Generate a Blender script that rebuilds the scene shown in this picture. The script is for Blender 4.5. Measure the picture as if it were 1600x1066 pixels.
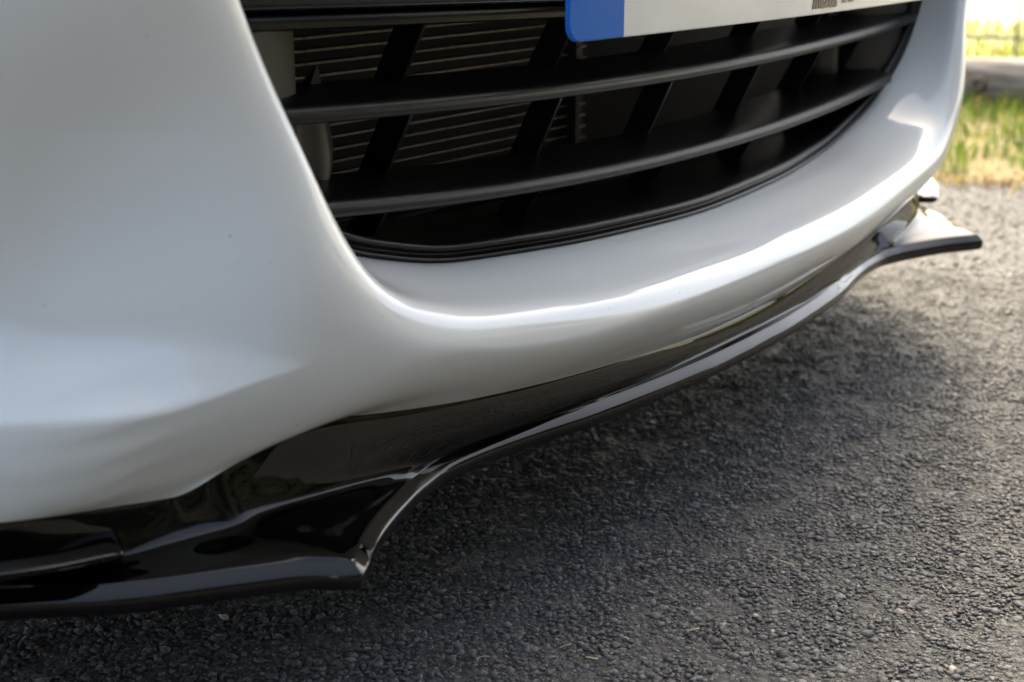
import bpy, math, random
import numpy as np
from mathutils import Vector

# ------------------------------------------------------------------ clear
for o in list(bpy.data.objects):
    bpy.data.objects.remove(o, do_unlink=True)
scene = bpy.context.scene
col = scene.collection
random.seed(4)
rng = np.random.default_rng(7)

# ------------------------------------------------------------------ camera
PHI, PITCH = math.radians(53.8), math.radians(16.8)
CAM = Vector((-.8635, -.373, .405))
cd = bpy.data.cameras.new('camera'); cam = bpy.data.objects.new('camera', cd); col.objects.link(cam)
cam.location = CAM
cam.rotation_euler = (math.pi / 2 - PITCH, 0, -PHI)
cd.sensor_fit = 'HORIZONTAL'; cd.sensor_width = 36; cd.lens = 36 * 2200 / 1600
cd.clip_start = .02; cd.clip_end = 500
cd.dof.use_dof = True; cd.dof.focus_distance = .84; cd.dof.aperture_fstop = 8.0; cd.dof.aperture_blades = 7
scene.camera = cam

# ------------------------------------------------------------------ world, sun, exposure
SUN_AZ, SUN_EL = math.radians(54), math.radians(52)     # azimuth measured from +y towards +x
w = bpy.data.worlds.new('World'); scene.world = w; w.use_nodes = True
nt = w.node_tree; bg = nt.nodes['Background']
sky = nt.nodes.new('ShaderNodeTexSky'); sky.sky_type = 'NISHITA'; sky.sun_disc = False
sky.sun_elevation = SUN_EL; sky.sun_rotation = SUN_AZ
sky.air_density = .35; sky.dust_density = 3.0; sky.ozone_density = .6
nt.links.new(sky.outputs[0], bg.inputs[0]); bg.inputs[1].default_value = .15
sd = bpy.data.lights.new('sun', 'SUN'); sun = bpy.data.objects.new('sun', sd); col.objects.link(sun)
sd.energy = .7; sd.angle = math.radians(40); sd.color = (1, .94, .85)
sdir = Vector((math.sin(SUN_AZ) * math.cos(SUN_EL), math.cos(SUN_AZ) * math.cos(SUN_EL), math.sin(SUN_EL)))
sun.rotation_euler = sdir.to_track_quat('Z', 'Y').to_euler()
sun.location = (3, 3, 5)
vs = scene.view_settings
vs.view_transform = 'Standard'; vs.look = 'None'; vs.gamma = 1; vs.exposure = 3.1; vs.use_curve_mapping = False
vs.use_white_balance = True; vs.white_balance_temperature = 8000; vs.white_balance_tint = 1
scene.cycles.max_bounces = 8

# ------------------------------------------------------------------ materials
def mat(name, base=(.5, .5, .5), rough=.5, metal=0, coat=0, coat_rough=.03, spec=.5):
    m = bpy.data.materials.new(name); m.use_nodes = True
    b = m.node_tree.nodes['Principled BSDF']
    b.inputs['Base Color'].default_value = (*base, 1); b.inputs['Roughness'].default_value = rough
    b.inputs['Metallic'].default_value = metal; b.inputs['Coat Weight'].default_value = coat
    b.inputs['Coat Roughness'].default_value = coat_rough; b.inputs['Specular IOR Level'].default_value = spec
    return m
def N(m, t, **k):
    n = m.node_tree.nodes.new(t)
    for a, v in k.items(): setattr(n, a, v)
    return n
def L(m, a, b): m.node_tree.links.new(a, b)
def B(m): return m.node_tree.nodes['Principled BSDF']
def noise(m, scale, detail=4, rough=.6, coord='Object'):
    tc = N(m, 'ShaderNodeTexCoord'); n = N(m, 'ShaderNodeTexNoise')
    n.inputs['Scale'].default_value = scale; n.inputs['Detail'].default_value = detail; n.inputs['Roughness'].default_value = rough
    L(m, tc.outputs[coord], n.inputs['Vector']); return n
def ramp(m, src, stops):
    r = N(m, 'ShaderNodeValToRGB'); e = r.color_ramp.elements
    while len(e) < len(stops): e.new(.5)
    for el, (p, c) in zip(e, stops): el.position = p; el.color = (*c, 1)
    L(m, src, r.inputs[0]); return r
def bump(m, src, strength, dist):
    b = N(m, 'ShaderNodeBump'); b.inputs['Strength'].default_value = strength; b.inputs['Distance'].default_value = dist
    L(m, src, b.inputs['Height']); L(m, b.outputs[0], B(m).inputs['Normal']); return b

def speckled(m, base, fleck, scale=900, thr=.76):
    """faint dust flecks sitting on a glossy coat"""
    n = noise(m, scale, 1, .5)
    r = ramp(m, n.outputs[0], [(0, base), (thr, base), (thr + .05, fleck)])
    L(m, r.outputs[0], B(m).inputs['Base Color'])
    return r
M = {}
M['paint'] = mat('white_paint', (.70, .715, .72), .42, 0, 1, .025, .15)
n = noise(M['paint'], 260, 2); r = ramp(M['paint'], n.outputs[0], [(0, (.28, .27, .25)), (.21, (.30, .29, .27)), (.245, (.70, .718, .710)), (1, (.715, .733, .725))])
L(M['paint'], r.outputs[0], B(M['paint']).inputs['Base Color'])
film = noise(M['paint'], 9, 6, .7); op = noise(M['paint'], 420, 1); ob = N(M['paint'], 'ShaderNodeBump'); ob.inputs['Strength'].default_value = .035; ob.inputs['Distance'].default_value = .0006; L(M['paint'], op.outputs[0], ob.inputs['Height']); L(M['paint'], ob.outputs[0], B(M['paint']).inputs['Coat Normal'])
fr = N(M['paint'], 'ShaderNodeMapRange'); fr.inputs[1].default_value = .35; fr.inputs[2].default_value = .7; fr.inputs[3].default_value = .015; fr.inputs[4].default_value = .06
L(M['paint'], film.outputs[0], fr.inputs[0]); L(M['paint'], fr.outputs[0], B(M['paint']).inputs['Coat Roughness'])
M['gloss'] = mat('gloss_black', (.004, .004, .005), .3, 0, .85, .022, .0)
speckled(M['gloss'], (.0007, .0007, .0008), (.02, .02, .02), 1500, .70)
M['plastic'] = mat('black_plastic', (.018, .018, .019), .33, 0, 0, .03, .27)
nn = noise(M['plastic'], 2600, 2); bump(M['plastic'], nn.outputs[0], .25, .0004)
n2 = noise(M['plastic'], 1100, 1); r = ramp(M['plastic'], n2.outputs[0], [(0, (.0024, .0024, .0027)), (.73, (.003, .003, .0033)), (.78, (.04, .04, .038))])
L(M['plastic'], r.outputs[0], B(M['plastic']).inputs['Base Color'])
M['panel'] = mat('grey_brown_plastic', (.026, .0235, .021), .5)
M['bracket'] = mat('grey_bracket_plastic', (.045, .042, .04), .4)
nn = noise(M['panel'], 1800, 2); bump(M['panel'], nn.outputs[0], .35, .0006)
M['core'] = mat('radiator_core', (.012, .011, .009), .8)
wv = N(M['core'], 'ShaderNodeTexWave', wave_type='BANDS', bands_direction='X'); wv.inputs['Scale'].default_value = 190; wv.inputs['Distortion'].default_value = 1.5
tc = N(M['core'], 'ShaderNodeTexCoord'); L(M['core'], tc.outputs['Object'], wv.inputs['Vector'])
r = ramp(M['core'], wv.outputs[0], [(.2, (.004, .0038, .0034)), (.8, (.016, .014, .012))]); L(M['core'], r.outputs[0], B(M['core']).inputs['Base Color'])
M['tube'] = mat('radiator_tube', (.26, .21, .17), .5, .35)
n = noise(M['tube'], 180, 3); r = ramp(M['tube'], n.outputs[0], [(.25, (.06, .05, .045)), (.42, (.19, .16, .14)), (.75, (.27, .24, .215))])
L(M['tube'], r.outputs[0], B(M['tube']).inputs['Base Color'])
M['dark'] = mat('matt_black', (.008, .008, .008), .7)
M['satin'] = mat('satin_black', (.006, .006, .006), .3, 0, 0, .03, .25)
M['plate'] = mat('plate_white', (.62, .615, .60), .35, 0, .3, .12)
n = noise(M['plate'], 26, 3); r = ramp(M['plate'], n.outputs[0], [(.3, (.64, .638, .63)), (.7, (.70, .70, .695))]); L(M['plate'], r.outputs[0], B(M['plate']).inputs['Base Color'])
M['blue'] = mat('plate_blue', (.012, .10, .44), .4, 0, 0, .15, .2)
n = noise(M['blue'], 60, 4); r = ramp(M['blue'], n.outputs[0], [(.3, (.004, .125, .50)), (.75, (.008, .145, .54))]); L(M['blue'], r.outputs[0], B(M['blue']).inputs['Base Color'])
M['ink'] = mat('plate_ink', (.05, .04, .04), .4)
M['ink_brown'] = mat('plate_print', (.10, .055, .03), .4)
M['ink_grey'] = mat('plate_small_print', (.22, .21, .2), .4)
M['rubber'] = mat('tyre_rubber', (.02, .02, .02), .75)
M['alloy'] = mat('wheel_alloy', (.12, .12, .13), .35, .8)

# ------------------------------------------------------------------ helpers
def link(name, me, m, parent=None):
    o = bpy.data.objects.new(name, me); col.objects.link(o)
    if m is not None and not me.materials: me.materials.append(m)
    if parent is not None: o.parent = parent
    return o
def smooth(me): me.polygons.foreach_set('use_smooth', [True] * len(me.polygons)); me.update()
def mesh(name, v, f, m, parent=None, sm=True):
    me = bpy.data.meshes.new(name); me.from_pydata([tuple(p) for p in v], [], [tuple(q) for q in f]); me.update()
    if sm: smooth(me)
    return link(name, me, m, parent)
def grid(name, P, m, parent=None, close=False, caps=False, flip=False, sm=True, extra=None):
    """P[u][v] -> quads; close joins the last v to the first; caps fills both u ends"""
    P = np.asarray(P, float); U, V = P.shape[:2]
    v = P.reshape(-1, 3); f = []
    for i in range(U - 1):
        for j in range(V if close else V - 1):
            a, b = i * V + j, i * V + (j + 1) % V
            q = (a, b, b + V, a + V); f.append(q[::-1] if flip else q)
    if caps:
        f.append(tuple(range(V))[::-1] if not flip else tuple(range(V)))
        f.append(tuple((U - 1) * V + k for k in range(V)) if not flip else tuple((U - 1) * V + k for k in range(V))[::-1])
    o = mesh(name, v, f, m, parent, sm)
    if caps and sm:
        me = o.data
        me.polygons[len(f) - 1].use_smooth = False; me.polygons[len(f) - 2].use_smooth = False
        try: me.set_sharp_from_angle(angle=math.radians(50))
        except Exception: pass
    return o
def ncs(t, Y):
    """natural cubic spline coefficients evaluated by the returned function; Y is (n, k)"""
    t = np.asarray(t, float); Y = np.asarray(Y, float); n = len(t); h = np.diff(t)
    A = np.zeros((n, n)); R = np.zeros_like(Y); A[0, 0] = A[-1, -1] = 1
    for i in range(1, n - 1):
        A[i, i - 1], A[i, i], A[i, i + 1] = h[i - 1], 2 * (h[i - 1] + h[i]), h[i]
        R[i] = 6 * ((Y[i + 1] - Y[i]) / h[i] - (Y[i] - Y[i - 1]) / h[i - 1])
    S = np.linalg.solve(A, R)
    def ev(x):
        x = np.asarray(x, float); k = np.clip(np.searchsorted(t, x) - 1, 0, n - 2)
        a = (t[k + 1] - x) / h[k]; b = 1 - a
        a, b, hk = a[:, None], b[:, None], h[k][:, None]
        return a * Y[k] + b * Y[k + 1] + ((a**3 - a) * S[k] + (b**3 - b) * S[k + 1]) * hk**2 / 6
    return ev
def pchip(xs, Y):
    """monotone interpolation (no overshoot) of columns Y over xs"""
    xs = np.asarray(xs, float); Y = np.asarray(Y, float); h = np.diff(xs); d = np.diff(Y, axis=0) / h[:, None]
    m_ = np.zeros_like(Y); m_[0], m_[-1] = d[0], d[-1]
    for i in range(1, len(xs) - 1):
        w1, w2 = 2 * h[i] + h[i - 1], h[i] + 2 * h[i - 1]
        ok = d[i - 1] * d[i] > 0
        with np.errstate(all='ignore'):
            m_[i] = np.where(ok, (w1 + w2) / (w1 / d[i - 1] + w2 / d[i]), 0)
    def ev(x):
        x = np.atleast_1d(np.asarray(x, float)); k = np.clip(np.searchsorted(xs, x) - 1, 0, len(xs) - 2)
        t = ((x - xs[k]) / h[k])[:, None]; hk = h[k][:, None]
        return ((1 + 2 * t) * (1 - t)**2 * Y[k] + t * (1 - t)**2 * hk * m_[k] + t * t * (3 - 2 * t) * Y[k + 1] + t * t * (t - 1) * hk * m_[k + 1])
    return ev
def sstep(x): x = np.clip(x, 0, 1); return x * x * (3 - 2 * x)
def tag(o, label, cat, group=None):
    o['label'] = label; o['category'] = cat
    if group: o['group'] = group
    return o
def mirror_rows(P):
    """rows run from the car's right-hand flank (x<0) to its middle: append the mirrored half"""
    Q = P[:-1][::-1].copy(); Q[..., 0] *= -1
    return np.concatenate([P, Q], 0)
def box(name, c, s, m, parent=None, bevel=0):
    x, y, z = s[0] / 2, s[1] / 2, s[2] / 2
    v = [(c[0] + a * x, c[1] + b * y, c[2] + d * z) for a in (-1, 1) for b in (-1, 1) for d in (-1, 1)]
    f = [(0, 1, 3, 2), (4, 6, 7, 5), (0, 4, 5, 1), (2, 3, 7, 6), (0, 2, 6, 4), (1, 5, 7, 3)]
    return mesh(name, v, f, m, parent, False)

# ------------------------------------------------------------------ ground
asphalt = mat('asphalt', (.075, .073, .075), .72)
a = asphalt
v1 = N(a, 'ShaderNodeTexVoronoi'); v1.inputs['Scale'].default_value = 150
tc = N(a, 'ShaderNodeTexCoord'); L(a, tc.outputs['Object'], v1.inputs['Vector'])
n1 = noise(a, 420, 4); n3 = noise(a, 1.7, 4)
r1 = ramp(a, v1.outputs['Color'], [(0, (.033, .032, .032)), (.6, (.06, .058, .057)), (.93, (.085, .08, .077)), (1, (.15, .135, .12))])
mx = N(a, 'ShaderNodeMixRGB', blend_type='MULTIPLY'); mx.inputs[0].default_value = .6
r3 = ramp(a, n3.outputs[0], [(.3, (.75, .75, .75)), (.7, (1.1, 1.08, 1.06))])
L(a, r1.outputs[0], mx.inputs[1]); L(a, r3.outputs[0], mx.inputs[2]); L(a, mx.outputs[0], B(a).inputs['Base Color'])
mm = N(a, 'ShaderNodeMath', operation='MULTIPLY_ADD'); mm.inputs[1].default_value = -1.3
L(a, v1.outputs['Distance'], mm.inputs[0]); L(a, n1.outputs[0], mm.inputs[2]); bump(a, mm.outputs[0], .9, .004)
ground = mesh('asphalt', [(-120, -120, -.0023), (120, -120, -.0023), (120, 120, -.0023), (-120, 120, -.0023)], [(0, 1, 2, 3)], asphalt, None, False)
ground.name = 'asphalt_ground'; ground['kind'] = 'structure'

# aggregate: every chipping is an angular stone sunk in the bitumen, joined as stuff
def chippings():
    t = (1 + 5**.5) / 2
    iv = np.array([(-1, t, 0), (1, t, 0), (-1, -t, 0), (1, -t, 0), (0, -1, t), (0, 1, t), (0, -1, -t), (0, 1, -t), (t, 0, -1), (t, 0, 1), (-t, 0, -1), (-t, 0, 1)])
    iv /= np.linalg.norm(iv[0])
    fc = np.array([(0, 11, 5), (0, 5, 1), (0, 1, 7), (0, 7, 10), (0, 10, 11), (1, 5, 9), (5, 11, 4), (11, 10, 2), (10, 7, 6), (7, 1, 8), (3, 9, 4), (3, 4, 2), (3, 2, 6), (3, 6, 8), (3, 8, 9), (4, 9, 5), (2, 4, 11), (6, 2, 10), (8, 6, 7), (9, 8, 1)])
    pts = []
    def patch(x0, x1, y0, y1, s, smin, smax):
        gx, gy = np.meshgrid(np.arange(x0, x1, s), np.arange(y0, y1, s)); n = gx.size
        p = np.stack([gx.ravel() + rng.uniform(-.5, .5, n) * s, gy.ravel() + rng.uniform(-.5, .5, n) * s], 1)
        sz = smin + (smax - smin) * rng.random(n)**1.9
        pts.append(np.column_stack([p, sz]))
    patch(-.72, .75, -.42, .34, .0042, .0014, .0039)
    patch(-.72, .75, -.42, .25, .0062, .0009, .002)
    patch(.75, 1.42, -.30, .75, .0085, .003, .0062)
    q = np.concatenate(pts); n = len(q)
    V = iv[None] * rng.uniform(.55, 1.25, (n, 12, 1))
    V *= np.stack([rng.uniform(.75, 1.3, n), rng.uniform(.75, 1.3, n), rng.uniform(.35, .7, n)], 1)[:, None, :]
    th = rng.uniform(0, 2 * np.pi, n); c, s = np.cos(th), np.sin(th)
    tl = rng.normal(0, .28, n); ct, st = np.cos(tl), np.sin(tl)
    X, Y, Z = V[..., 0], V[..., 1], V[..., 2]
    Y, Z = Y * ct[:, None] - Z * st[:, None], Y * st[:, None] + Z * ct[:, None]
    X, Y = X * c[:, None] - Y * s[:, None], X * s[:, None] + Y * c[:, None]
    sz = q[:, 2][:, None]
    lg = rng.normal(0, .0005, (200, 200)); gx_, gy_ = (q[:, 0] + 1) / .016, (q[:, 1] + 1) / .016
    ix, iy = gx_.astype(int), gy_.astype(int); fx, fy = gx_ - ix, gy_ - iy
    lump = (lg[ix, iy] * (1 - fx) + lg[ix + 1, iy] * fx) * (1 - fy) + (lg[ix, iy + 1] * (1 - fx) + lg[ix + 1, iy + 1] * fx) * fy
    zc = (-.0015 - q[:, 2] * rng.uniform(.15, .6, n) + lump)[:, None]
    V = np.stack([q[:, :1] + X * sz, q[:, 1:2] + Y * sz, zc + Z * sz], -1).reshape(-1, 3)
    F = (fc[None] + (np.arange(n) * 12)[:, None, None]).reshape(-1, 3)
    me = bpy.data.meshes.new('chippings')
    me.vertices.add(len(V)); me.vertices.foreach_set('co', V.ravel())
    me.loops.add(F.size); me.loops.foreach_set('vertex_index', F.ravel().astype(np.int32))
    me.polygons.add(len(F)); me.polygons.foreach_set('loop_start', np.arange(0, F.size, 3, dtype=np.int32))
    try: me.polygons.foreach_set('loop_total', np.full(len(F), 3, np.int32))
    except Exception: pass
    me.update(calc_edges=True); me.validate()
    tone = np.clip(rng.normal(.068, .02, n), .025, .13); odd = rng.random(n)
    tone = np.where(odd > .9985, .26, np.where(odd > .985, .15, tone))
    tint = np.stack([tone * (1 + .06 * (odd > .8) + .1 * (odd > .95)), tone * .985, tone * np.where(odd > .8, .92, 1.03), np.ones(n)], 1)
    at = me.color_attributes.new('tone', 'FLOAT_COLOR', 'POINT'); at.data.foreach_set('color', np.repeat(tint, 12, 0).ravel())
    m = mat('chipping_stone', (.08, .08, .08), .6)
    ca = N(m, 'ShaderNodeVertexColor', layer_name='tone'); L(m, ca.outputs[0], B(m).inputs['Base Color'])
    nz = noise(m, 900, 3); bump(m, nz.outputs[0], .6, .0012)
    o = link('asphalt_chippings', me, m); o['kind'] = 'stuff'
    o['label'] = 'dark grey angular stone chippings bound in the asphalt surface'
chippings()

# bits of straw and dry stalks lying on the asphalt
def straw():
    v, f = [], []
    spots = [(-.30, .06), (-.06, -.12), (.02, -.14), (-.20, -.02), (.1, -.05), (-.26, .03), (-.12, -.10), (.3, .02), (-.33, .12)] + [(rng.uniform(-.4, .9), rng.uniform(-.3, .25)) for _ in range(16)]
    for x, y in spots:
        a_ = rng.uniform(0, 6.28); ln = rng.uniform(.003, .011); wd = rng.uniform(.0003, .0006); b0 = len(v)
        for k in range(4):
            t = k / 3 - .5; bx = math.sin(k * 1.3) * .0012
            px = x + math.cos(a_) * ln * t - math.sin(a_) * bx; py = y + math.sin(a_) * ln * t + math.cos(a_) * bx
            for q in range(3):
                an = q * 2.094; v.append((px - math.sin(a_) * wd * math.cos(an), py + math.cos(a_) * wd * math.cos(an), .0028 + .001 * math.sin(k) + wd * math.sin(an)))
        for k in range(3):
            for q in range(3): f.append((b0 + k * 3 + q, b0 + k * 3 + (q + 1) % 3, b0 + k * 3 + 3 + (q + 1) % 3, b0 + k * 3 + 3 + q))
    m = mat('dry_straw', (.36, .29, .18), .6)
    o = mesh('straw_litter', v, f, m); o['kind'] = 'stuff'; o['label'] = 'tiny bits of dry straw scattered on the asphalt'
straw()

# verge and field: ground sheets beyond the parking place, running along y
def verge_x(y): return 1.355 - .19 * (y - .3) + .02 * math.sin(y * 9) + .012 * math.sin(y * 23 + 1)
soil = mat('verge_soil', (.16, .12, .07), .9)
n = noise(soil, 14, 6); r = ramp(soil, n.outputs[0], [(.3, (.09, .10, .03)), (.5, (.17, .14, .06)), (.7, (.26, .19, .10))]); L(soil, r.outputs[0], B(soil).inputs['Base Color']); bump(soil, noise(soil, 90).outputs[0], .8, .01)
rows = []
for y in np.concatenate([np.linspace(-30, -2, 8), np.linspace(-1.9, 4, 120), np.linspace(4.2, 60, 10)]):
    x0 = verge_x(y) if -2 < y < 4 else 1.35 - .19 * (min(max(y, -2), 4) - .3)
    xs = [x0, x0 + .03, x0 + .25, x0 + .7, x0 + 1.6]
    rows.append([(xs[0], y, -.006), (xs[1], y, .004), (xs[2], y, .012), (xs[3], y, .012), (xs[4], y, .008)])
vg = grid('grass_verge', rows, soil); vg['kind'] = 'structure'
fieldm = mat('field_grass', (.12, .15, .03), .9)
tc = N(fieldm, 'ShaderNodeTexCoord'); sx = N(fieldm, 'ShaderNodeSeparateXYZ'); L(fieldm, tc.outputs['Object'], sx.inputs[0])
n = noise(fieldm, 1.3, 4); ad = N(fieldm, 'ShaderNodeMath', operation='MULTIPLY_ADD'); ad.inputs[1].default_value = .8; L(fieldm, n.outputs[0], ad.inputs[0]); L(fieldm, sx.outputs[0], ad.inputs[2])
mr = N(fieldm, 'ShaderNodeMapRange'); mr.inputs[1].default_value = 2.8; mr.inputs[2].default_value = 7; L(fieldm, ad.outputs[0], mr.inputs[0])
r = ramp(fieldm, mr.outputs[0], [(0, (.24, .28, .045)), (.12, (.28, .31, .06)), (.30, (.42, .38, .24)), (1, (.48, .44, .33))]); L(fieldm, r.outputs[0], B(fieldm).inputs['Base Color'])
rows = [[(x, y, .004 + (0 if x < 3 else .004)) for x in (2.55, 3.2, 5, 9, 30, 120)] for y in (-60, -10, 0, 2, 4, 10, 120)]
fld = grid('field', rows, fieldm); fld['kind'] = 'structure'

# ------------------------------------------------------------------ grass, log, fence
def blades(name, spots, hmin, hmax, wd, cols, label):
    V, F, C = [], [], []
    for x, y, z in spots:
        h = random.uniform(hmin, hmax); a_ = random.uniform(0, 6.28); lean = random.uniform(.1, .75) * h; la = random.uniform(0, 6.28); ww = wd * random.uniform(.6, 1.3)
        dx, dy = math.cos(a_) * ww, math.sin(a_) * ww; lx, ly = math.cos(la) * lean, math.sin(la) * lean; b0 = len(V)
        V += [(x - dx, y - dy, z), (x + dx, y + dy, z), (x + lx * .35 + dx * .8, y + ly * .35 + dy * .8, z + h * .6), (x + lx * .35 - dx * .8, y + ly * .35 - dy * .8, z + h * .6), (x + lx, y + ly, z + h)]
        F += [(b0, b0 + 1, b0 + 2, b0 + 3), (b0 + 3, b0 + 2, b0 + 4)]
        c = random.choice(cols); k = random.uniform(.75, 1.2); C += [(c[0] * k, c[1] * k, c[2] * k, 1)] * 5
    me = bpy.data.meshes.new(name); me.from_pydata(V, [], F); me.update()
    at = me.color_attributes.new('tone', 'FLOAT_COLOR', 'POINT'); at.data.foreach_set('color', np.array(C).ravel())
    m = mat(name + '_blade', (.1, .15, .03), .55); ca = N(m, 'ShaderNodeVertexColor', layer_name='tone'); L(m, ca.outputs[0], B(m).inputs['Base Color'])
    tr = N(m, 'ShaderNodeBsdfTranslucent'); L(m, ca.outputs[0], tr.inputs[0]); ms = N(m, 'ShaderNodeMixShader'); ms.inputs[0].default_value = .45
    L(m, B(m).outputs[0], ms.inputs[1]); L(m, tr.outputs[0], ms.inputs[2]); L(m, ms.outputs[0], m.node_tree.nodes['Material Output'].inputs[0])
    o = link(name, me, m); o['kind'] = 'stuff'; o['label'] = label
    return o
G1, G2, G3, DRY, BRN = (.085, .15, .014), (.15, .20, .02), (.055, .10, .014), (.33, .26, .10), (.19, .125, .065)
sp = []
while len(sp) < 26000:
    y = random.uniform(-1.3, 2.6); d = random.uniform(.05, 1.25); x = verge_x(y) + d
    cl = math.sin(x * 17 + 2 * math.sin(y * 11)) * math.sin(y * 21 + x * 5)
    if cl < -.35 and random.random() < .75: continue
    sp.append((x, y, .004))
near = [s for s in sp if s[0] - verge_x(s[1]) < .35]; far = [s for s in sp if s[0] - verge_x(s[1]) >= .35]
blades('verge_grass', near, .012, .06, .0016, [G1, G1, G2, G3, G1, DRY], 'short green and yellowing grass at the edge of the asphalt')
blades('long_grass', far, .015, .055, .0018, [G1, G1, G2, DRY, G3, G3], 'taller mixed green and straw coloured grass in front of the log')
sp = []
for _ in range(2600):
    y = random.uniform(-1.0, 2.4); x = 2.19 - .2 * (y - .5) + random.uniform(-.05, .05); sp.append((x, y, .004))
blades('log_edge_grass', sp, .015, .06, .002, [G3, G1, G3, G2], 'tall dark green grass growing against the log')
sp = []
for _ in range(5200):
    y = random.uniform(-1.3, 2.6); sp.append((verge_x(y) + random.gauss(.03, .05), y, -.002))
blades('dead_grass', sp, .003, .018, .0022, [BRN, DRY, BRN, (.33, .24, .15)], 'brown dead grass and leaf litter along the asphalt edge')
sp = []
for _ in range(9000):
    x = random.uniform(2.5, 4.6); sp.append((x, random.uniform(-.6, 2.6), .004))
blades('field_grass', sp, .02, .07, .003, [G2, G2, (.30, .34, .06), DRY], 'bright yellow green grass of the field behind the fence')

def wood(name, c1, c2):
    m = mat(name, c1, .85); tc = N(m, 'ShaderNodeTexCoord'); mp = N(m, 'ShaderNodeMapping'); mp.inputs['Scale'].default_value = (38, 3.0, 38)
    nz = N(m, 'ShaderNodeTexNoise'); nz.inputs['Scale'].default_value = 1.4; nz.inputs['Detail'].default_value = 7; L(m, tc.outputs['Object'], mp.inputs[0]); L(m, mp.outputs[0], nz.inputs['Vector'])
    r_ = ramp(m, nz.outputs[0], [(.3, c2), (.62, c1)]); L(m, r_.outputs[0], B(m).inputs['Base Color']); bump(m, nz.outputs[0], .8, .01); return m
def log():
    m = wood('weathered_wood', (.27, .235, .215), (.10, .085, .075)); rows = []
    ys = np.linspace(-1.7, 2.9, 90)
    for y in ys:
        cx = 2.262 - .19 * (y - .5); rr = .060 + .004 * math.sin(y * 5) + .002 * math.sin(y * 17); ring = []
        for k in range(24):
            an = k / 24 * 6.2832; q = rr * (1 + .03 * math.sin(3 * an + y * 2) + .02 * math.sin(7 * an + y * 9))
            ring.append((cx + q * math.cos(an), y, .055 + q * math.sin(an)))
        rows.append(ring)
    root = grid('timber_log', rows, m, None, True, True)
    tag(root, 'weathered grey round timber log lying in the grass before the wire fence', 'log')
    for y, zz, ax in ((.62, .09, 200), (.25, .05, 175), (1.2, .07, 190)):    # knots
        cx = 2.262 - .19 * (y - .5); an = math.radians(ax - 25); ring2 = []
        for i, (ra, off) in enumerate(((.019, -.006), (.017, .004), (.011, .006), (.006, .002))):
            ring2.append([(cx + (.062 + off) * math.cos(an) - math.sin(an) * ra * math.cos(t), y + ra * math.sin(t), .055 + (.062 + off) * math.sin(an) + math.cos(an) * ra * math.cos(t)) for t in np.linspace(0, 6.2832, 12, endpoint=False)])
        grid('knot', ring2, wood('knot_wood', (.13, .10, .08), (.05, .04, .03)), root, True)
log()
def tube_pts(path, r, n=8):
    P = np.asarray(path, float); rows = []
    for i in range(len(P)):
        t = P[min(i + 1, len(P) - 1)] - P[max(i - 1, 0)]; t /= np.linalg.norm(t)
        up = np.array((0, 0, 1.)) if abs(t[2]) < .9 else np.array((1., 0, 0)); a_ = np.cross(t, up); a_ /= np.linalg.norm(a_); b_ = np.cross(t, a_)
        rr = r[i] if hasattr(r, '__len__') else r
        rows.append([P[i] + rr * (a_ * math.cos(k / n * 6.2832) + b_ * math.sin(k / n * 6.2832)) for k in range(n)])
    return rows
def fence():
    root = bpy.data.objects.new('wire_fence', None); col.objects.link(root); root.location = (0, 0, 0)
    tag(root, 'thin galvanised wire mesh fence behind the log', 'fence')
    m = mat('galvanised_wire', (.12, .11, .10), .5, .6)
    fx = lambda y: 2.72 - .19 * (y - .6)
    pw = wood('post_wood', (.22, .18, .14), (.1, .08, .06))
    for z in (.02, .115, .22, .34, .48, .64, .82):
        grid('wire', tube_pts([(fx(y), y, z + .004 * math.sin(y * 2.1)) for y in np.linspace(-1.6, 3.4, 24)],  .0045, 6), m, root, True)
    for k in range(32):
        y = -1.4 + k * .15 + .005
        grid('stay_wire', tube_pts([(fx(y) + .002 * math.sin(z * 30), y, z) for z in np.linspace(0, .83, 10)], .0042, 6), m, root, True)
    for y in (-1.6, 3.4):
        grid('post', tube_pts([(fx(y), y, z) for z in (-.05, .3, .6, 1.0, 1.02)], [.045, .044, .043, .042, .02], 14), pw, root, True, True)
fence()
stick = grid('fallen_stick', tube_pts([(1.70, .385, .012), (1.685, .35, .017), (1.685, .30, .014), (1.70, .24, .018)], [.007, .011, .012, .007], 8), wood('stick_bark', (.13, .08, .055), (.05, .03, .02)), None, True, True)
tag(stick, 'short brown stick half hidden in the verge grass', 'stick')

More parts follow.
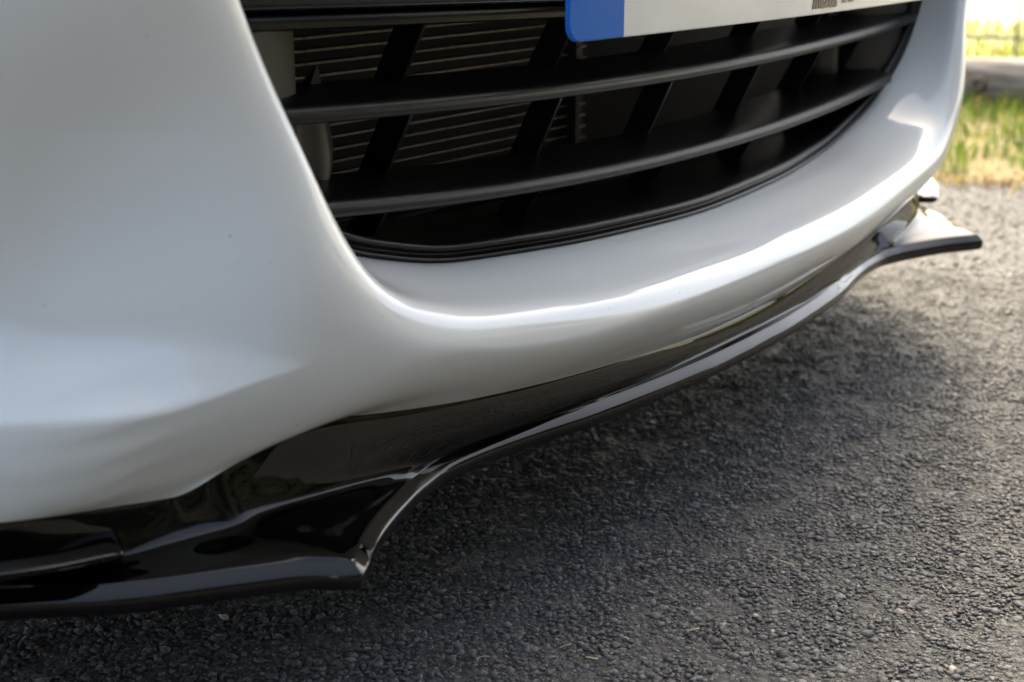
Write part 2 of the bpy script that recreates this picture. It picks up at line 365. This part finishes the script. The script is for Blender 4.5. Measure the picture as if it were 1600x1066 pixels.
# unseen leafy screen added behind the camera to shade the panel and fill reflections
def added_hedge():
    hm = mat('added_hedge_leaf', (.018, .022, .013), .8)
    rows = []
    for x in np.linspace(-12, 7, 90):
        rows.append([(x, -6.6 + 1.5 * c_ + .22 * math.sin(x * 2.3 + s_ * 4) + .12 * math.sin(x * 5.1 + c_ * 7), 6.0 * s_ + .4 * math.sin(x * 1.7 + c_ * 3) * s_) for c_, s_ in ((1, -.01), (1.05, .25), (1.02, .5), (.95, .75), (.7, .93), (0, 1), (-.7, .93), (-1, .5), (-1, -.01))])
    root = bpy.data.objects.new('added_hedge', None); col.objects.link(root); root.location = (-2, -6.6, 0)
    tag(root, 'tall dark green leaf screen out of view, added to shade the bumper and fill gloss reflections', 'added_hedge')
    inv = Vector((2, 6.6, 0))
    c = grid('added_hedge_core', np.array(rows) + np.array(inv), hm, root)
    V, F = [], []
    P = np.array(rows)
    for _ in range(9000):
        i, j = random.randrange(89), random.randrange(6); p = P[i, j] * (1 - random.random()) + P[i + 1, j + 1] * random.random() if False else P[i, j] + (P[i + 1, j + 1] - P[i, j]) * random.random()
        p = p + rng.normal(0, .10, 3) + np.array(inv); a_, b_ = rng.normal(0, .055, 3), rng.normal(0, .04, 3); b0 = len(V)
        V += [p - a_, p + b_, p + a_, p - b_]; F.append((b0, b0 + 1, b0 + 2, b0 + 3))
    f_ = mesh('added_foliage', V, F, hm, root, False); f_['kind'] = 'stuff'
added_hedge()

# ------------------------------------------------------------------ the car
car = bpy.data.objects.new('car', None); col.objects.link(car); car.location = (0, 0, 0)
car['label'] = 'white sports car front with black slatted grille and gloss black splitter'; car['category'] = 'car'

def plan(x): x = np.abs(x); k = np.maximum(0, x - .44); return .055 + .27 * x**3 + 5 * k * k / (1 + 3 * k)

# bumper: rails run round the grille opening from the top of its side to the middle of its lower lip
A = [(-.458, .108, .43), (-.452, .108, .38), (-.440, .110, .335), (-.420, .112, .297), (-.395, .114, .270), (-.365, .116, .250), (-.335, .117, .236), (-.305, .1165, .227), (-.265, .114, .218), (-.215, .108, .2135), (-.150, .100, .210), (-.075, .095, .2075), (0, .093, .206)]
Bc = [(-.4655, .0745, .425), (-.450, .0718, .38), (-.4295, .0705, .3325), (-.414, .0668, .2968), (-.400, .0642, .268), (-.3852, .0606, .245), (-.366, .0585, .229), (-.340, .0555, .217), (-.305, .0525, .208), (-.25, .049, .200), (-.175, .047, .192), (-.09, .0455, .187), (0, .045, .1845)]
Cc = [(-.484, .070, .4245), (-.4685, .068, .3795), (-.450, .066, .3325), (-.434, .0627, .2968), (-.4225, .059, .2719), (-.4086, .0555, .246), (-.392, .0535, .228), (-.366, .050, .211), (-.335, .0465, .200), (-.285, .0435, .189), (-.205, .040, .180), (-.10, .0375, .1765), (0, .037, .176)]
Exyz = np.array([(-.83, .50, .185), (-.74, .342, .178), (-.65, .218, .169), (-.541, .135, .1540), (-.4915, .120, .1482), (-.4670, .112, .1461), (-.4519, .103, .1525), (-.4299, .099, .159), (-.4088, .093, .1663), (-.3947, .089, .1672), (-.3792, .086, .1655), (-.353, .082, .1611), (-.2981, .073, .1541), (-.2493, .068, .1491), (-.1941, .064, .1445), (-.1145, .061, .139), (-.0527, .060, .1360), (0, .060, .1355)])
E_of = pchip(Exyz[:, 0], Exyz[:, 1:])
def E_at(x): r_ = E_of(x); return np.column_stack([np.atleast_1d(x), r_])
F = [(-.83, .52, z) for z in (.43, .375, .32, .255, .20)] + [tuple(E_at(x)[0]) for x in (-.83, -.60, -.50, -.43, -.352, -.258, -.13, 0)]
TS = (.05, .12, .22, .35, .5, .65, .8, .92, 1.0)
Arr = lambda l: np.array(l, float)
A, Bc, Cc, F = Arr(A), Arr(Bc), Arr(Cc), Arr(F)
nu = len(A); uu = np.arange(nu); uf = np.concatenate([np.linspace(0, 2.5, 40, endpoint=False), np.linspace(2.5, 8, 240, endpoint=False), np.linspace(8, 12, 175)])
def full_spline(R, uf):
    Rm = R[:-1][::-1].copy(); Rm[:, 0] *= -1; fl = np.concatenate([R, Rm]); t = np.arange(len(fl))
    return ncs(t, fl)(uf)
fine = [full_spline(R, uf) for R in (A + [0, .030, -.004], A, A * .38 + Bc * .62, Bc, Cc)]
Ff = pchip(uu, F)(uf)                          # outer border: straight up the flank, then along the lower edge
Ff[uf > 5] = np.concatenate([E_at(np.minimum(x, 0)) for x in Ff[uf > 5][:, 0]])
Cf = fine[-1]
def gsm(D, sg):
    """gaussian smoothing of a rail along u, mirrored at the car's middle"""
    n_ = int(3 * sg); k = np.exp(-.5 * (np.arange(-n_, n_ + 1) / sg)**2); k /= k.sum()
    R_ = D[-n_ - 1:-1][::-1].copy(); R_[:, 0] *= -1
    L_ = 2 * D[0] - D[1:n_ + 1][::-1]
    P_ = np.concatenate([L_, D, R_]); return np.stack([np.convolve(P_[:, c], k, 'valid') for c in range(3)], 1)
def flank(x, c):
    """depth of the bumper skin left of its rounded corner c"""
    dx = np.maximum(np.abs(x) - np.abs(c[:, 0]), 0); dx = np.sqrt(dx * dx + .012**2) - .012
    return c[:, 1] + .46 * dx + 1.2 * np.maximum(0, np.abs(x) - .5)**1.5
Ff[uf < 4.6, 1] = flank(Ff[:, 0], Cf)[uf < 4.6]
m_ = (uf >= 4.6) & (uf <= 5); Ff[m_, 1] = flank(Ff[:, 0], Cf)[m_]
res = Ff[:, 1] - flank(Ff[:, 0], Cf); res *= sstep((uf - 4.4) / 1.2)
for t in TS:
    D = Cf + (Ff - Cf) * t
    if t < 1:
        D = gsm(D, 4 + 75 * t * (1 - t) + 5 * t); D[:, 1] = flank(D[:, 0], Cf) + gsm(np.column_stack([res] * 3), 14)[:, 1] * t**2.0
    else:
        D = Ff.copy()
    fine.append(D)
fine = np.stack(fine, 1)                            # (u, rail, 3)
SEG = (3, 10, 10, 10, 4, 4, 6, 8, 8, 8, 8, 6, 4)
rows = []
for q in fine:
    d = np.maximum(np.linalg.norm(np.diff(q, axis=0), axis=1), 1e-4)**.8; t = np.concatenate([[0], np.cumsum(d)])
    e = ncs(t, q); xs = np.concatenate([np.linspace(t[i], t[i + 1], SEG[i], endpoint=False) for i in range(len(SEG))] + [[t[-1]]])
    rows.append(e(xs))
bp = np.array(rows)
# the side recess: an up-facing shelf pressed into the corner of the bumper, fading out towards the grille
def recess(P):
    x, z = P[..., 0], P[..., 2]
    zt = np.interp(x, [-.83, -.5535, -.5198, -.4966, -.4769, -.4523, -.4379, -.42], [.258, .2459, .2383, .2321, .2277, .2199, .2142, .209])
    zb = np.interp(x, [-.83, -.5769, -.5447, -.5156, -.4836, -.4614, -.4413, -.42], [.210, .2058, .2019, .1992, .1975, .2010, .2050, .207])
    zt = np.maximum(zt, zb + .004)
    t = (zt - z) / (zt - zb)
    soft = lambda t, k: .5 * (t + np.sqrt(t * t + k * k))
    up = np.clip(soft(t, .16) - soft(t - 1, .03), 0, 1)
    return .044 * sstep((-.418 - x) / .10) * sstep((.40 - z) / .15) * (1 - up)
bp[..., 1] += recess(bp)
full = mirror_rows(bp)
grid('bumper', full, M['paint'], car, flip=True)

# upper body above the frame: nose skin over the grille, hood and wings (gives the car its mass and its shade)
xs = np.concatenate([np.linspace(-.83, -.47, 14), np.linspace(-.45, .45, 19), np.linspace(.47, .83, 14)])
rows = []
for z, back in ((.43, .004), (.47, .008), (.52, .025), (.57, .06), (.62, .13), (.66, .25), (.70, .45), (.74, .75), (.79, 1.15), (.82, 1.5)):
    k = min(1, back / .45); rows.append([(x, (plan(x) + back) * (1 - k) + (.06 + back + .28 * abs(x)**2 * (1 - k * .6)) * k, z - .05 * abs(x / .83)**3 * k) for x in xs])
grid('hood', rows, M['paint'], car, flip=False)
for s in (-1, 1):
    rows = []
    for y in np.linspace(.58, 1.9, 30):
        rows.append([(s * (.83 + .035 * math.sin((z - .15) * 5)), y, z) for z in np.linspace(.185 if abs(y - .98) > .33 else .33 + math.sqrt(max(0, .33**2 - (y - .98)**2)) - .02, .77, 12)])
    grid('wing', rows, M['paint'], car, flip=(s > 0))
    wr = [[(s * xo, .98 + rr * math.cos(t), .315 + rr * math.sin(t)) for t in np.linspace(0, 6.2832, 40, endpoint=False)] for xo, rr in ((.80, .21), (.815, .225), (.815, .285), (.79, .31), (.64, .31), (.62, .28), (.62, .21))]
    wo = grid('wheel', wr, M['rubber'], car, True); wo.name = 'tyre'
    hub = [[(s * xo, .98 + rr * math.cos(t), .315 + rr * math.sin(t)) for t in np.linspace(0, 6.2832, 40, endpoint=False)] for xo, rr in ((.80, .21), (.785, .19), (.77, .06), (.78, .03), (.78, .001))]
    grid('rim', hub, M['alloy'], car, True)
rows = [[(x, y, z) for x in np.linspace(-.62, .62, 9)] for y, z in ((.16, .112), (.2, .113), (.5, .14), (1.0, .15), (2.2, .15))]
grid('undertray', rows, M['dark'], car)
rows = [[(x, .30, z) for x in np.linspace(-.62, .62, 5)] for z in (.112, .3, .62)]
grid('bulkhead', rows, M['dark'], car)

# ---- splitter
edge = np.array([(-.83, .53), (-.74, .365), (-.66, .248), (-.60, .186), (-.547, .138), (-.51, .0985), (-.471, .069), (-.445, .0485), (-.434, .0335), (-.4295, .0302), (-.419, .0352), (-.406, .0435), (-.39, .052), (-.362, .0635), (-.331, .0735), (-.303, .0785), (-.272, .0768), (-.233, .071), (-.174, .060), (-.1, .0525), (-.05, .0493), (0, .0485)])
einn = np.array([-.825, -.74, -.66, -.60, -.545, -.512, -.480, -.458, -.447, -.441, -.434, -.425, -.413, -.392, -.365, -.338, -.30, -.25, -.18, -.10, -.05, 0])
st = np.arange(len(edge)); sf = np.concatenate([np.linspace(0, 7, 50, endpoint=False), np.linspace(7, 14, 84, endpoint=False), np.linspace(14, 21, 57)])
ed = pchip(st, edge)(sf)
Ei = E_at(np.minimum(pchip(st, einn[:, None])(sf)[:, 0], 0))
tg = np.gradient(ed, axis=0); tg /= np.linalg.norm(tg, axis=1)[:, None]; inw = np.column_stack([-tg[:, 1], tg[:, 0]])
rk = np.linalg.norm(Ei[:, :2] - ed, axis=1); rk = sstep((rk - .012) / .04)
kk = gsm(np.column_stack([rk] * 3), 12)[:, 1]
rows = []
for i in range(len(sf)):
    e, n2 = ed[i], inw[i]; E0 = Ei[i]
    P3 = lambda d, z: np.array((e[0] + n2[0] * d, e[1] + n2[1] * d, z))
    top = P3(.0056, .1207); shoulder = P3(.0050, .1201); low = P3(.0008, .1161)
    reach = np.linalg.norm(E0[:2] - e)
    k = float(kk[i]); h = E0[2] - top[2]
    wall = E0 + (top - E0) * (.10 - .055 * k); wall[2] = top[2] + h * (.40 + .10 * k)
    mid = E0 + (top - E0) * (.32 - .16 * k); mid[2] = top[2] + h * (.14 + .12 * k)
    out = E0 + (top - E0) * (.68 - .08 * k); out[2] = top[2] + h * (.05 + .055 * k)
    rows.append([E0 + (0, .012, .006), E0 + (0, .0025, .0015), wall, mid, out, top, shoulder, low, P3(0, .1150), P3(-.0002, .1125), P3(.0006, .1085), P3(.003, .1068), P3(.02, .1068), P3(.02, .1068) + (0, .10, .002)])
rows = np.array(rows)
for c_, sg in ((2, 6), (3, 10), (4, 10)): rows[:, c_] = gsm(rows[:, c_], sg)
# smooth along the section, then mirror
SS = (1, 3, 7, 7, 8, 2, 3, 2, 2, 2, 2, 2, 1)
sec = []
for q in rows:
    d = np.maximum(np.linalg.norm(np.diff(q, axis=0), axis=1), 1e-4)**.5; t = np.concatenate([[0], np.cumsum(d)]); e = pchip(t, q)
    sec.append(e(np.concatenate([np.linspace(t[i], t[i + 1], SS[i], endpoint=False) for i in range(len(SS))] + [[t[-1]]])))
sp_full = mirror_rows(np.array(sec))
splitter = grid('splitter', sp_full, M['gloss'], car, flip=False)
# raised rounded ledges at both ends of the splitter, under the bumper corners
for s in (-1, 1):
    path = [(-.66, .205, .1415), (-.60, .152, .1395), (-.553, .122, .1372), (-.530, .113, .1348), (-.514, .1075, .1340), (-.506, .1045, .1335), (-.5035, .1040, .1333)]
    rows = []
    for i, (x, y, z) in enumerate(path):
        k = (1, 1, 1, 1, 1, .8, .25)[i]
        rows.append([(s * (x + dx * k), y + dy * k, z + dz * k) for dx, dy, dz in ((.02, .03, .005), (.003, .006, .0045), (0, .0005, .0036), (-.0014, -.0018, .0016), (-.0012, -.0015, -.001), (.001, .002, -.0035), (.02, .03, -.0045))])
    rows = ncs(np.arange(7), np.array(rows).reshape(7, -1))(np.linspace(0, 6, 50)).reshape(50, 7, 3)
    grid('splitter_ledge', rows, M['gloss'], car, True, True, flip=(s > 0))

# ---- grille
def sym(R, n):
    Rm = R[:-1][::-1].copy(); Rm[:, 0] *= -1; full = np.concatenate([R, Rm]); t = np.arange(len(full)); return ncs(t, full)(np.linspace(0, len(full) - 1, n))
ac = sym(A, 241); tg = np.gradient(ac[:, [0, 2]], axis=0); tg /= np.linalg.norm(tg, axis=1)[:, None]; inn = np.column_stack([-tg[:, 1], tg[:, 0]])
prof = [(-.006, .010), (-.0005, .0035), (.0012, -.0008), (.0022, -.0012), (.0032, .0008), (.0040, .0036), (.0056, .0036), (.0066, .0006), (.0082, -.0014), (.0100, -.0008), (.0114, .003), (.0124, .012), (.0138, .05), (.0138, .075), (.0, .075)]
rows = [[(p[0] + i_[0] * d, p[1] + dy, p[2] + i_[1] * d) for d, dy in prof] for p, i_ in zip(ac, inn)]
gf = grid('grille_frame', rows, M['plastic'], car, flip=True)
G = lambda x: .10 + .12 * np.abs(x)**3
def slat(zf, xmax, prof, name='grille_slat', m=None):
    rows = [[(x, G(x) + dy, zf(x) + dz) for dy, dz in prof] for x in np.linspace(-xmax, xmax, 81)]
    return grid(name, rows, m or M['plastic'], car, True, True, flip=True)
SP = [(.050, .0085), (.030, .0068), (.010, .0042), (.0045, .0029), (.0020, .0018), (.0006, .0004), (-.0002, -.0014), (-.0003, -.0032), (.0001, -.0050), (.0014, -.0062), (.004, -.0066), (.03, -.004), (.050, -.002)]
slat(lambda x: .3055 + .07 * x * x, .426, SP); slat(lambda x: .2495 + .135 * x * x, .366, SP)
TP = [(.060, .004), (.018, .0035), (.014, .003), (.0122, .0016), (.0120, -.001), (.0122, -.0035), (.014, -.0045), (.060, -.003)]
slat(lambda x: .3575 + .027 * (abs(x) - .4), .45, TP, 'grille_top_bar', M['satin'])
rows = [[(x, G(x) + dy, z - .016 + .027 * abs(x) * 1) for dy, z in ((.05, .3670), (.015, .3670), (.0105, .3682), (.0095, .372), (.0085, .387), (.004, .43), (-.018, .47))] for x in np.linspace(-.455, .455, 41)]
grid('nose_panel', rows, M['gloss'], car, flip=False)
# blades standing between the slats
levels = [(lambda x: .3465, lambda x: .3120), (lambda x: .2965 + .07 * x * x, lambda x: .2560 + .15 * x * x), (lambda x: .2405 + .15 * x * x, lambda x: .2155 + .10 * x * x)]
for li, (zt, zb) in enumerate(levels):
    for bx in (-.39, -.278, -.137, 0, .135, .252, .342):
        x = bx + (-.02 if li == 2 and bx < 0 else 0) + (.018 if li == 0 and bx > -.3 else 0) * (1 if bx > -.2 else .6)
        if abs(x) > (.40, .385, .35)[li]: continue
        t_, b_ = zt(x) + .003, zb(x) - .003; g = .10 + .12 * abs(x)**3; hw = .0013
        v = [(x + sx * hw, g + y, z) for sx in (-1, 1) for y, z in ((.0185, t_), (.0405, b_), (.061, b_), (.039, t_))]
        f = [(3, 2, 1, 0), (4, 5, 6, 7), (0, 1, 5, 4), (1, 2, 6, 5), (2, 3, 7, 6), (3, 0, 4, 7)]
        mesh('grille_blade', v, f, M['plastic'], car, False)
# closing panels at both ends of the grille, duct behind
for s in (-1, 1):
    rows = [[(s * x, y, z) for x, y in ((.432, .118), (.405, .1165), (.385, .1195), (.368, .125), (.357, .131), (.352, .136), (.351, .15), (.35, .19))] for z in np.linspace(.258, .353, 8)]
    grid('grille_end_panel', rows, M['panel'], car, flip=(s < 0))
    rows = []
    for k in np.linspace(0, 1, 14):
        z = .262 + .046 * k; bow = .007 * (1 - (2 * k - 1)**2)
        rows.append([(s * (.338 - .019 * q - bow * max(q, 0)), .146 - .006 * math.sin(max(q, 0) * 3.1) + .004 * q, z) for q in (-.4, 0, .25, .5, .75, 1, 1.08)] + [(s * (.338 - .019 * 1.08 - bow * 1.08), .165, z)])
    grid('duct_bracket', rows, M['bracket'], car, flip=(s < 0))
    mesh('clip', [(s * -p[0], p[1], p[2]) for p in ((-.331, .146, .3215), (-.3185, .150, .3205), (-.3245, .147, .3315), (-.325, .158, .3215))], [(0, 1, 2), (1, 3, 2), (0, 2, 3)], M['plastic'], car, False)
# radiator: dark core, a header and single tubes
rad = box('radiator', (-.185, .262, .30), (.49, .02, .22), M['core'], car)
for k in range(26):
    z = .199 + k * .0079
    t = box('radiator_tube', (0, 0, 0), (.488, .004, .0015), M['tube'], rad) if k == 0 else link('radiator_tube', t0, None, rad)
    if k == 0: t0 = t.data
    t.location = (-.185, .2505, z); t.rotation_euler = (0, 0, 0)
hd = box('radiator_header', (.0645, .256, .30), (.009, .03, .22), mat('alu_header', (.05, .048, .045), .5, .5), rad)
for k in range(24):
    rb = box('header_rib', (0, 0, 0), (.0105, .003, .0015), M['tube'], rad) if k == 0 else link('header_rib', r0, None, rad)
    if k == 0: r0 = rb.data
    rb.location = (.0645, .2395, .2025 + k * .0088)

# ---- number plate
plate = bpy.data.objects.new('number_plate', None); col.objects.link(plate); plate.parent = car
x0, x1, zb, H, R = -.2555, .2645, .3428, .111, .009
def py(x): return .0255 + .13 * (abs(x - .02))**2
def plate_piece(name, xa, xb, rl, rr, m, dy=0, th=.003):
    rim = []
    def arc(cx, cz, a0, a1): return [(cx + R * math.cos(t), cz + R * math.sin(t)) for t in np.linspace(a0, a1, 7)]
    bot = [(x, zb) for x in np.linspace(xa + (R if rl else 0), xb - (R if rr else 0), 30)]
    top = [(x, zb + H) for x, _ in bot][::-1]
    right = arc(xb - R, zb + R, -math.pi / 2, 0) + arc(xb - R, zb + H - R, 0, math.pi / 2) if rr else []
    left = arc(xa + R, zb + H - R, math.pi / 2, math.pi) + arc(xa + R, zb + R, math.pi, 1.5 * math.pi) if rl else []
    rim = bot + right + top + left
    # columns of quads so that the sheet can bow
    xs = sorted(set(round(x, 5) for x, _ in rim)); v, f = [], []
    def span(x):
        e = 0
        if rl and x < xa + R: e = R - math.sqrt(max(0, R * R - (xa + R - x)**2))
        if rr and x > xb - R: e = R - math.sqrt(max(0, R * R - (x - xb + R)**2))
        return zb + e, zb + H - e
    for x in xs:
        lo, hi = span(x); y = py(x) + dy; ins = .0008
        v += [(x, y + th, lo), (x, y + .0008, lo), (x, y, lo + ins), (x, y, hi - ins), (x, y + .0008, hi), (x, y + th, hi)]
    for i in range(len(xs) - 1):
        for j in range(6): f.append((i * 6 + j, i * 6 + (j + 1) % 6, i * 6 + 6 + (j + 1) % 6, i * 6 + 6 + j)[::-1])
    f.append(tuple(range(6))); f.append(tuple((len(xs) - 1) * 6 + k for k in range(6))[::-1])
    return mesh(name, v, f, m, plate, False)
BX = -.2085
plate_piece('plate_face', BX, x1, False, True, M['plate'])
plate_piece('blue_band', x0, BX, True, False, M['blue'])
def put_text(name, txt, size, x, z, m, shear=0, sx=1, bold=0):
    cu = bpy.data.curves.new(name, 'FONT'); cu.body = txt; cu.size = size; cu.shear = shear; cu.extrude = .00015; cu.offset = bold; cu.resolution_u = 3
    o = bpy.data.objects.new(name, cu); col.objects.link(o); bpy.context.view_layer.update()
    me = bpy.data.meshes.new_from_object(o.evaluated_get(bpy.context.evaluated_depsgraph_get())); bpy.data.objects.remove(o)
    for vv in me.vertices:
        X, Z, dpt = x + vv.co.x * sx, z + vv.co.y, vv.co.z
        vv.co = (X, py(X) - .0003 - dpt, Z)
    me.update(); return link(name, me, m, plate)
# the first plate character (a Y): only the foot of its stem is in the picture
xc, cz = -.1465, zb + .0186
st_ = .0068
v2 = [(-st_, 0), (st_, 0), (st_, .033), (.025, .079), (.0095, .079), (0, .051), (-.0095, .079), (-.025, .079), (-st_, .033)]
v = [(xc + a_, py(xc + a_) - d, cz + b_) for d in (.0002, .0006) for a_, b_ in v2]
f = [tuple(range(9, 18)), ] + [(k, (k + 1) % 9, 9 + (k + 1) % 9, 9 + k) for k in range(9)]
mesh('plate_character', v, f, M['ink'], plate, False)
put_text('dealer_name', 'mazda', .0150, .0125, zb + .0044, M['ink_brown'], .15, 1.0, .0006)
put_text('dealer_postcode', 'BL1 1NC', .0062, .0595, zb + .0058, M['ink_grey'], 0, .85, .0001)
box('plate_bracket', (-.10, .075, .372), (.05, .09, .02), M['dark'], plate)
box('plate_bracket', (.12, .075, .372), (.05, .09, .02), M['dark'], plate)
